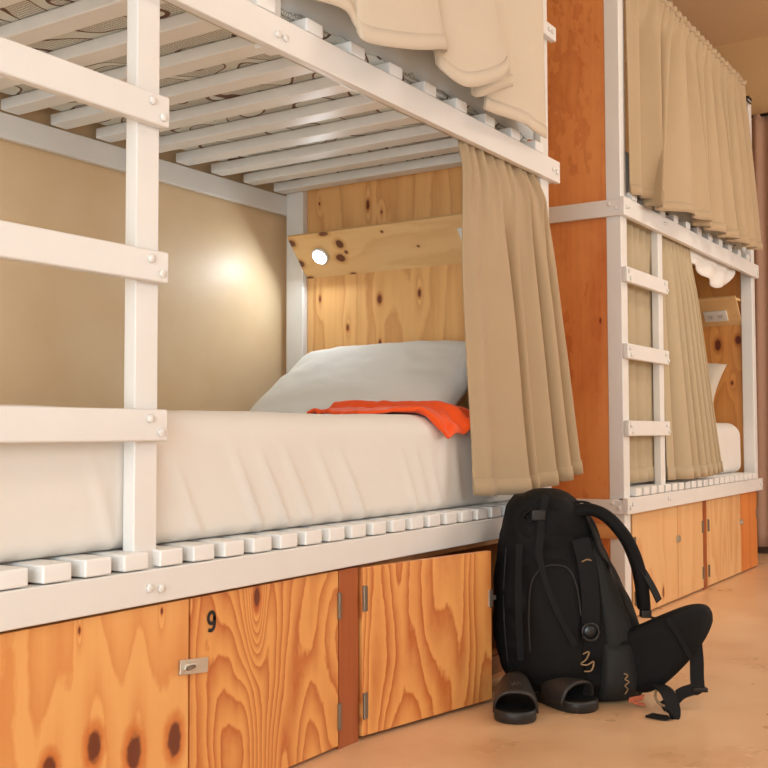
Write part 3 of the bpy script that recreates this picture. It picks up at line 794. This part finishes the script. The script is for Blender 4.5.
# shoulder straps: padded bands bowed out to the right
def sh_strap(name, pts, w, th, mat):
    P = spline([W(A(a), d, Zs(b)) for a, b, d in pts], 40); rows = []
    for i, p in enumerate(P):
        tt = (P[min(i + 1, 39)] - P[max(i - 1, 0)]).normalized(); nn = tt.cross(FW).normalized(); sd = nn.cross(tt).normalized(); row = []
        k = w * (.75 + .25 * math.sin(PI * i / 39))
        for q in range(14):
            t = 2 * PI * q / 14; cx, cy = math.cos(t), math.sin(t)
            row.append(p + sd * (k / 2 * math.copysign(abs(cx) ** .6, cx)) + nn * (th / 2 * math.copysign(abs(cy) ** .6, cy)))
        rows.append(row)
    return MB().grid(rows, True, False, True).build(name, mat, bp, smooth=True)
sh_strap('shoulder_strap', [(566, 512, 2.93), (584, 508, 2.92), (600, 515, 2.90), (616, 534, 2.89), (626, 556, 2.89), (631, 578, 2.89), (634, 602, 2.90)], .060, .034, BLACK)
sh_strap('shoulder_strap', [(568, 514, 3.10), (586, 514, 3.12), (598, 528, 3.12), (606, 552, 3.12), (612, 580, 3.12), (618, 604, 3.11)], .060, .026, BLACK)
MB().ribbon(spline([W(A(a), d, Zs(b)) for a, b, d in ((579, 512, 2.93), (586, 530, 2.91), (591, 548, 2.90), (600, 560, 2.90), (601, 572, 2.91), (608, 588, 2.92))], 20), FW, .016, .004).build('load_strap', WEB, bp)
MB().ribbon(spline([W(A(a), d, Zs(b)) for a, b, d in ((626, 556, 2.875), (634, 570, 2.87), (641, 583, 2.87), (646, 594, 2.87))], 14), (RTV * .7 + FW * .7), .028, .004).build('strap_tail', WEB, bp)
MB().ribbon(spline([W(A(a), d, Zs(b)) for a, b, d in ((634, 600, 2.90), (635, 608, 2.90), (640, 611, 2.90), (652, 614, 2.91), (664, 618, 2.92))], 18), FW, .024, .004).build('adjuster_strap', WEB, bp)
MB().obox(W(A(635), 2.895, Zs(607)), RTV * .014, FW * .014, Vector((0, 0, .011))).build('adjuster_buckle', PLASTIC, bp, .003)
MB().tube(spline([W(A(a), 2.93, Zs(b)) for a, b in ((563, 507), (572, 501), (584, 502), (592, 508))], 16), .0035, 8).build('haul_loop', WEB, bp, smooth=True)
# hip belt wing
outl = [(614, 624), (631, 615), (649, 606), (668, 599), (682, 597), (693, 599), (699, 605), (701, 612), (698, 619), (691, 628), (681, 640), (670, 651), (656, 664), (644, 674), (631, 680), (616, 676), (602, 655)]
cx = sum(p[0] for p in outl) / len(outl); cy = sum(p[1] for p in outl) / len(outl)
# even outline, then layers from the front bulge to the back
ol = spline([(a, b, 0) for a, b in outl] + [(outl[0][0], outl[0][1], 0)], 61)[:-1]
def wing_d(a): return 2.90 - .05 * math.sin(PI * min(1, max(0, (a - 604) / 105))) + .03 * max(0, (a - 690) / 20)
rows = []
for s, off in ((.02, -.020), (.5, -.019), (.85, -.016), (.96, -.010), (1.0, 0), (1.0, .014), (.96, .022), (.7, .026), (.02, .027)):
    rows.append([W(A(cx + (p.x - cx) * s), wing_d(cx + (p.x - cx) * s) + off, Zs(cy + (p.y - cy) * s)) for p in ol])
hb = MB().grid(rows, True, False, True).build('hip_belt', BLACK, bp, smooth=True)
hb['label'] = 'padded hip belt wing sticking out to the right'
MB().ribbon(spline([W(A(a), wing_d(a) - .024, Zs(b)) for a, b in ((650, 608), (658, 620), (665, 633), (672, 645))], 14), RTV, .014, .004).build('webbing', WEB, hb)
MB().ribbon(spline([W(A(a), d, Zs(b)) for a, b, d in ((679, 634, 2.86), (679, 648, 2.85), (678, 662, 2.84), (677, 673, 2.83), (671, 674, 2.825), (661, 677, 2.82), (651, 684, 2.81), (641, 688, 2.80))], 30), [RTV if i < 13 else FW * .6 + Vector((0, 0, .8)) for i in range(30)], [.036 if i < 13 else .030 for i in range(30)], .004).build('belt_strap', WEB, bp)
MB().obox(W(A(679), 2.83, Zs(674)), RTV * .020, FW * .012, Vector((0, 0, .006))).build('belt_buckle', PLASTIC, bp, .003)
# strap end curling forward on the floor
lp = spline([W(A(630), 2.87, .045), W(A(638), 2.83, .060), W(A(643), 2.78, .055), W(A(644.5), 2.745, .036), W(A(644), 2.725, .015), W(A(640), 2.715, .005), W(A(632), 2.725, .004), W(A(624), 2.745, .004)], 34)
wd = []
for i in range(34):
    k = smooth01((i / 33 - .55) / .35); wd.append(RTV * (1 - k * .85) + FW * (.15 + .85 * k))
MB().ribbon(lp, wd, .038, .004).build('belt_strap', WEB, bp)
# ring and orange tag near the base
cr = W(A(645), 2.81, .035)
MB().tube([cr + RTV * .026 * math.cos(t * PI / 10) + Vector((0, 0, .023 * math.sin(t * PI / 10))) + FW * .010 * math.sin(t * PI / 10) for t in range(20)], .0038, 8, True).build('ring', TAN, bp, smooth=True)['label'] = 'tan ring'
MB().obox(W(A(620), 2.835, Zs(683)), RTV * .020 + Vector((0, 0, .004)), FW * .002, Vector((0, 0, .007)) + RTV * .002).obox(W(A(622), 2.83, Zs(687)), RTV * .016 - Vector((0, 0, .003)), FW * .002, Vector((0, 0, .004))).build('tag', TAGOR, bp, .001)['label'] = 'orange tag'

# ------------------------------------------------------------------ slide sandals
LETTER = plain('worn_lettering', (.075, .065, .055, 1), .5)
def sandal(toe, heel, label, mirror=1):
    toe = Vector(toe + (0,)) if len(toe) == 2 else Vector(toe); heel = Vector(heel + (0,)) if len(heel) == 2 else Vector(heel)
    fwd = (toe - heel); L = fwd.length; fwd.normalize(); sd = Vector((fwd.y, -fwd.x, 0)) * mirror; UP = Vector((0, 0, 1))
    r = thing('slide_sandal', tuple((toe + heel) / 2), label, 'sandal', 'pair of slide sandals')
    def halfw(t):   # t 0 heel .. 1 toe
        base = .036 + .016 * smooth01((t - .25) / .45)
        endf = min(1, (t / .13)) if t < .13 else (min(1, (1 - t) / .20) if t > .80 else 1)
        return base * math.sqrt(max(0, 1 - (1 - endf) ** 2))
    ts = [0, .008, .025, .05, .09, .13] + [.13 + .67 * i / 14 for i in range(1, 15)] + [.84, .88, .92, .95, .975, .992, 1]
    def outline(sc, z):
        up = [heel + fwd * (L * (.5 + (t - .5) * sc)) + sd * (halfw(t) * sc + .004 * math.sin(t * PI)) + UP * z for t in ts]
        dn = [heel + fwd * (L * (.5 + (t - .5) * sc)) - sd * (halfw(t) * sc) + UP * z for t in reversed(ts[1:-1])]
        return up + dn
    MB().grid([outline(.96, .001), outline(1.0, .006), outline(1.0, .024), outline(.985, .029), outline(.94, .030), outline(.90, .024), outline(.5, .022)], True, False, True).build('sole', RUBBER, r, smooth=True)
    rows = []
    for i in range(13):
        u = i / 12; t = pl(.40, .78, u); row = []
        hw = halfw(t) + .002; hgt = pl(.078, .054, u)
        for j in range(25):
            a = PI * j / 24
            x = math.copysign(abs(math.cos(a)) ** .75, math.cos(a)) * hw; z = .016 + abs(math.sin(a)) ** .8 * hgt
            bow = .022 * math.sin(a) * (u - .3)
            row.append(heel + fwd * (L * t + bow) + sd * x + UP * z)
        rows.append(row)
    st = MB().grid(rows).build('strap', STRAPM, r, smooth=True, solid=.007)
    # worn raised lettering on the strap (too worn to read)
    mb = MB()
    for k in range(4):
        q = (k - 1.5) * .011
        pts = [(q - .004, .60), (q - .004, .66), (q + .001, .66 if k % 2 else .63), (q + .004, .61), (q + .001, .60)]
        P = []
        for dx, t in pts:
            hw = halfw(t) + .002; hgt = pl(.078, .054, (t - .4) / .38); z = .016 + hgt * (1 - abs(dx / hw) ** 2.4) + .0042
            P.append(heel + fwd * (L * t + .022 * ((t - .4) / .38 - .3)) + sd * dx * -mirror + UP * z)
        mb.tube(P, .0017, 6)
    mb.build('embossed_lettering', LETTER, st, smooth=True)
    return r
def XY(a, d): p = W(a, d, 0); return (p.x, p.y)
sandal(XY(.322, 2.665), XY(.350, 2.915), 'black slide sandal pointing at the camera beside the open locker door')
sandal(XY(.532, 2.775), XY(.395, 2.975), 'black slide sandal turned to the right in front of the backpack', -1)

# ------------------------------------------------------------------ camera
cam = bpy.data.cameras.new('camera'); co = bpy.data.objects.new('camera', cam); COL.objects.link(co)
cam.sensor_width = 36; cam.sensor_fit = 'HORIZONTAL'; cam.lens = 1068 / 768 * 36; cam.clip_start = .05
co.location = (0, 0, .72)
yaw, pit, rol = math.radians(32.94), math.radians(2.63), math.radians(-.165)
fw = Vector((math.cos(yaw) * math.cos(pit), math.sin(yaw) * math.cos(pit), math.sin(pit)))
rt = Vector((math.sin(yaw), -math.cos(yaw), 0)); up = rt.cross(fw)
rt, up = rt * math.cos(rol) + up * math.sin(rol), up * math.cos(rol) - rt * math.sin(rol)
co.matrix_world = Matrix(((rt.x, up.x, -fw.x, 0), (rt.y, up.y, -fw.y, 0), (rt.z, up.z, -fw.z, .72), (0, 0, 0, 1)))
scene.camera = co

# ------------------------------------------------------------------ light
def area(name, loc, target, sx, sy, power, col, spread=180):
    l = bpy.data.lights.new(name, 'AREA'); l.shape = 'RECTANGLE'; l.size = sx; l.size_y = sy; l.energy = power; l.color = col
    l.spread = math.radians(spread)
    o = bpy.data.objects.new(name, l); COL.objects.link(o); o.location = loc
    o.rotation_euler = (Vector(target) - Vector(loc)).to_track_quat('-Z', 'Y').to_euler()
    return o
area('window_daylight', (5.1, FY0 + .03, 1.55), (4.9, 2, 1.0), 1.7, 1.5, 62, (1, .98, .94))
area('window_daylight', (1.9, FY0 + .03, 1.55), (1.9, 2, 1.2), 1.3, 1.5, 15, (.96, .98, 1))
area('added_low_daylight', (FX0 + .03, .3, 1.05), (3, 1.2, 1.3), 2.2, 1.9, 112, (.88, .965, 1))  # added low cool light from behind, to brighten the slat sides
area('ceiling_lamp', (.2, -.4, 3.0), (.9, .5, 0),   .9, .5, 13, (1, .92, .83))
area('ceiling_lamp', (4.2, -.2, 3.05), (4.2, -.2, 0), 1.2, .5, 28, (1, .91, .80))
l = bpy.data.lights.new('reading_lamp', 'AREA'); l.shape = 'DISK'; l.size = .05; l.energy = 2.1; l.color = (.82, .93, 1)
o = bpy.data.objects.new('reading_lamp', l); COL.objects.link(o); o.location = p + n_ * .02 if False else board_point(HX1, 2.300, .50, .020)[0]
o.rotation_euler = n_.to_track_quat('-Z', 'Y').to_euler()
w = bpy.data.worlds.new('world'); scene.world = w; w.use_nodes = True
w.node_tree.nodes['Background'].inputs[0].default_value = (.9, .95, 1, 1); w.node_tree.nodes['Background'].inputs[1].default_value = .8

vs = scene.view_settings
vs.view_transform = 'Standard'; vs.look = 'None'; vs.gamma = 1; vs.use_curve_mapping = False; vs.exposure = -.32
scene.cycles.use_denoising = True
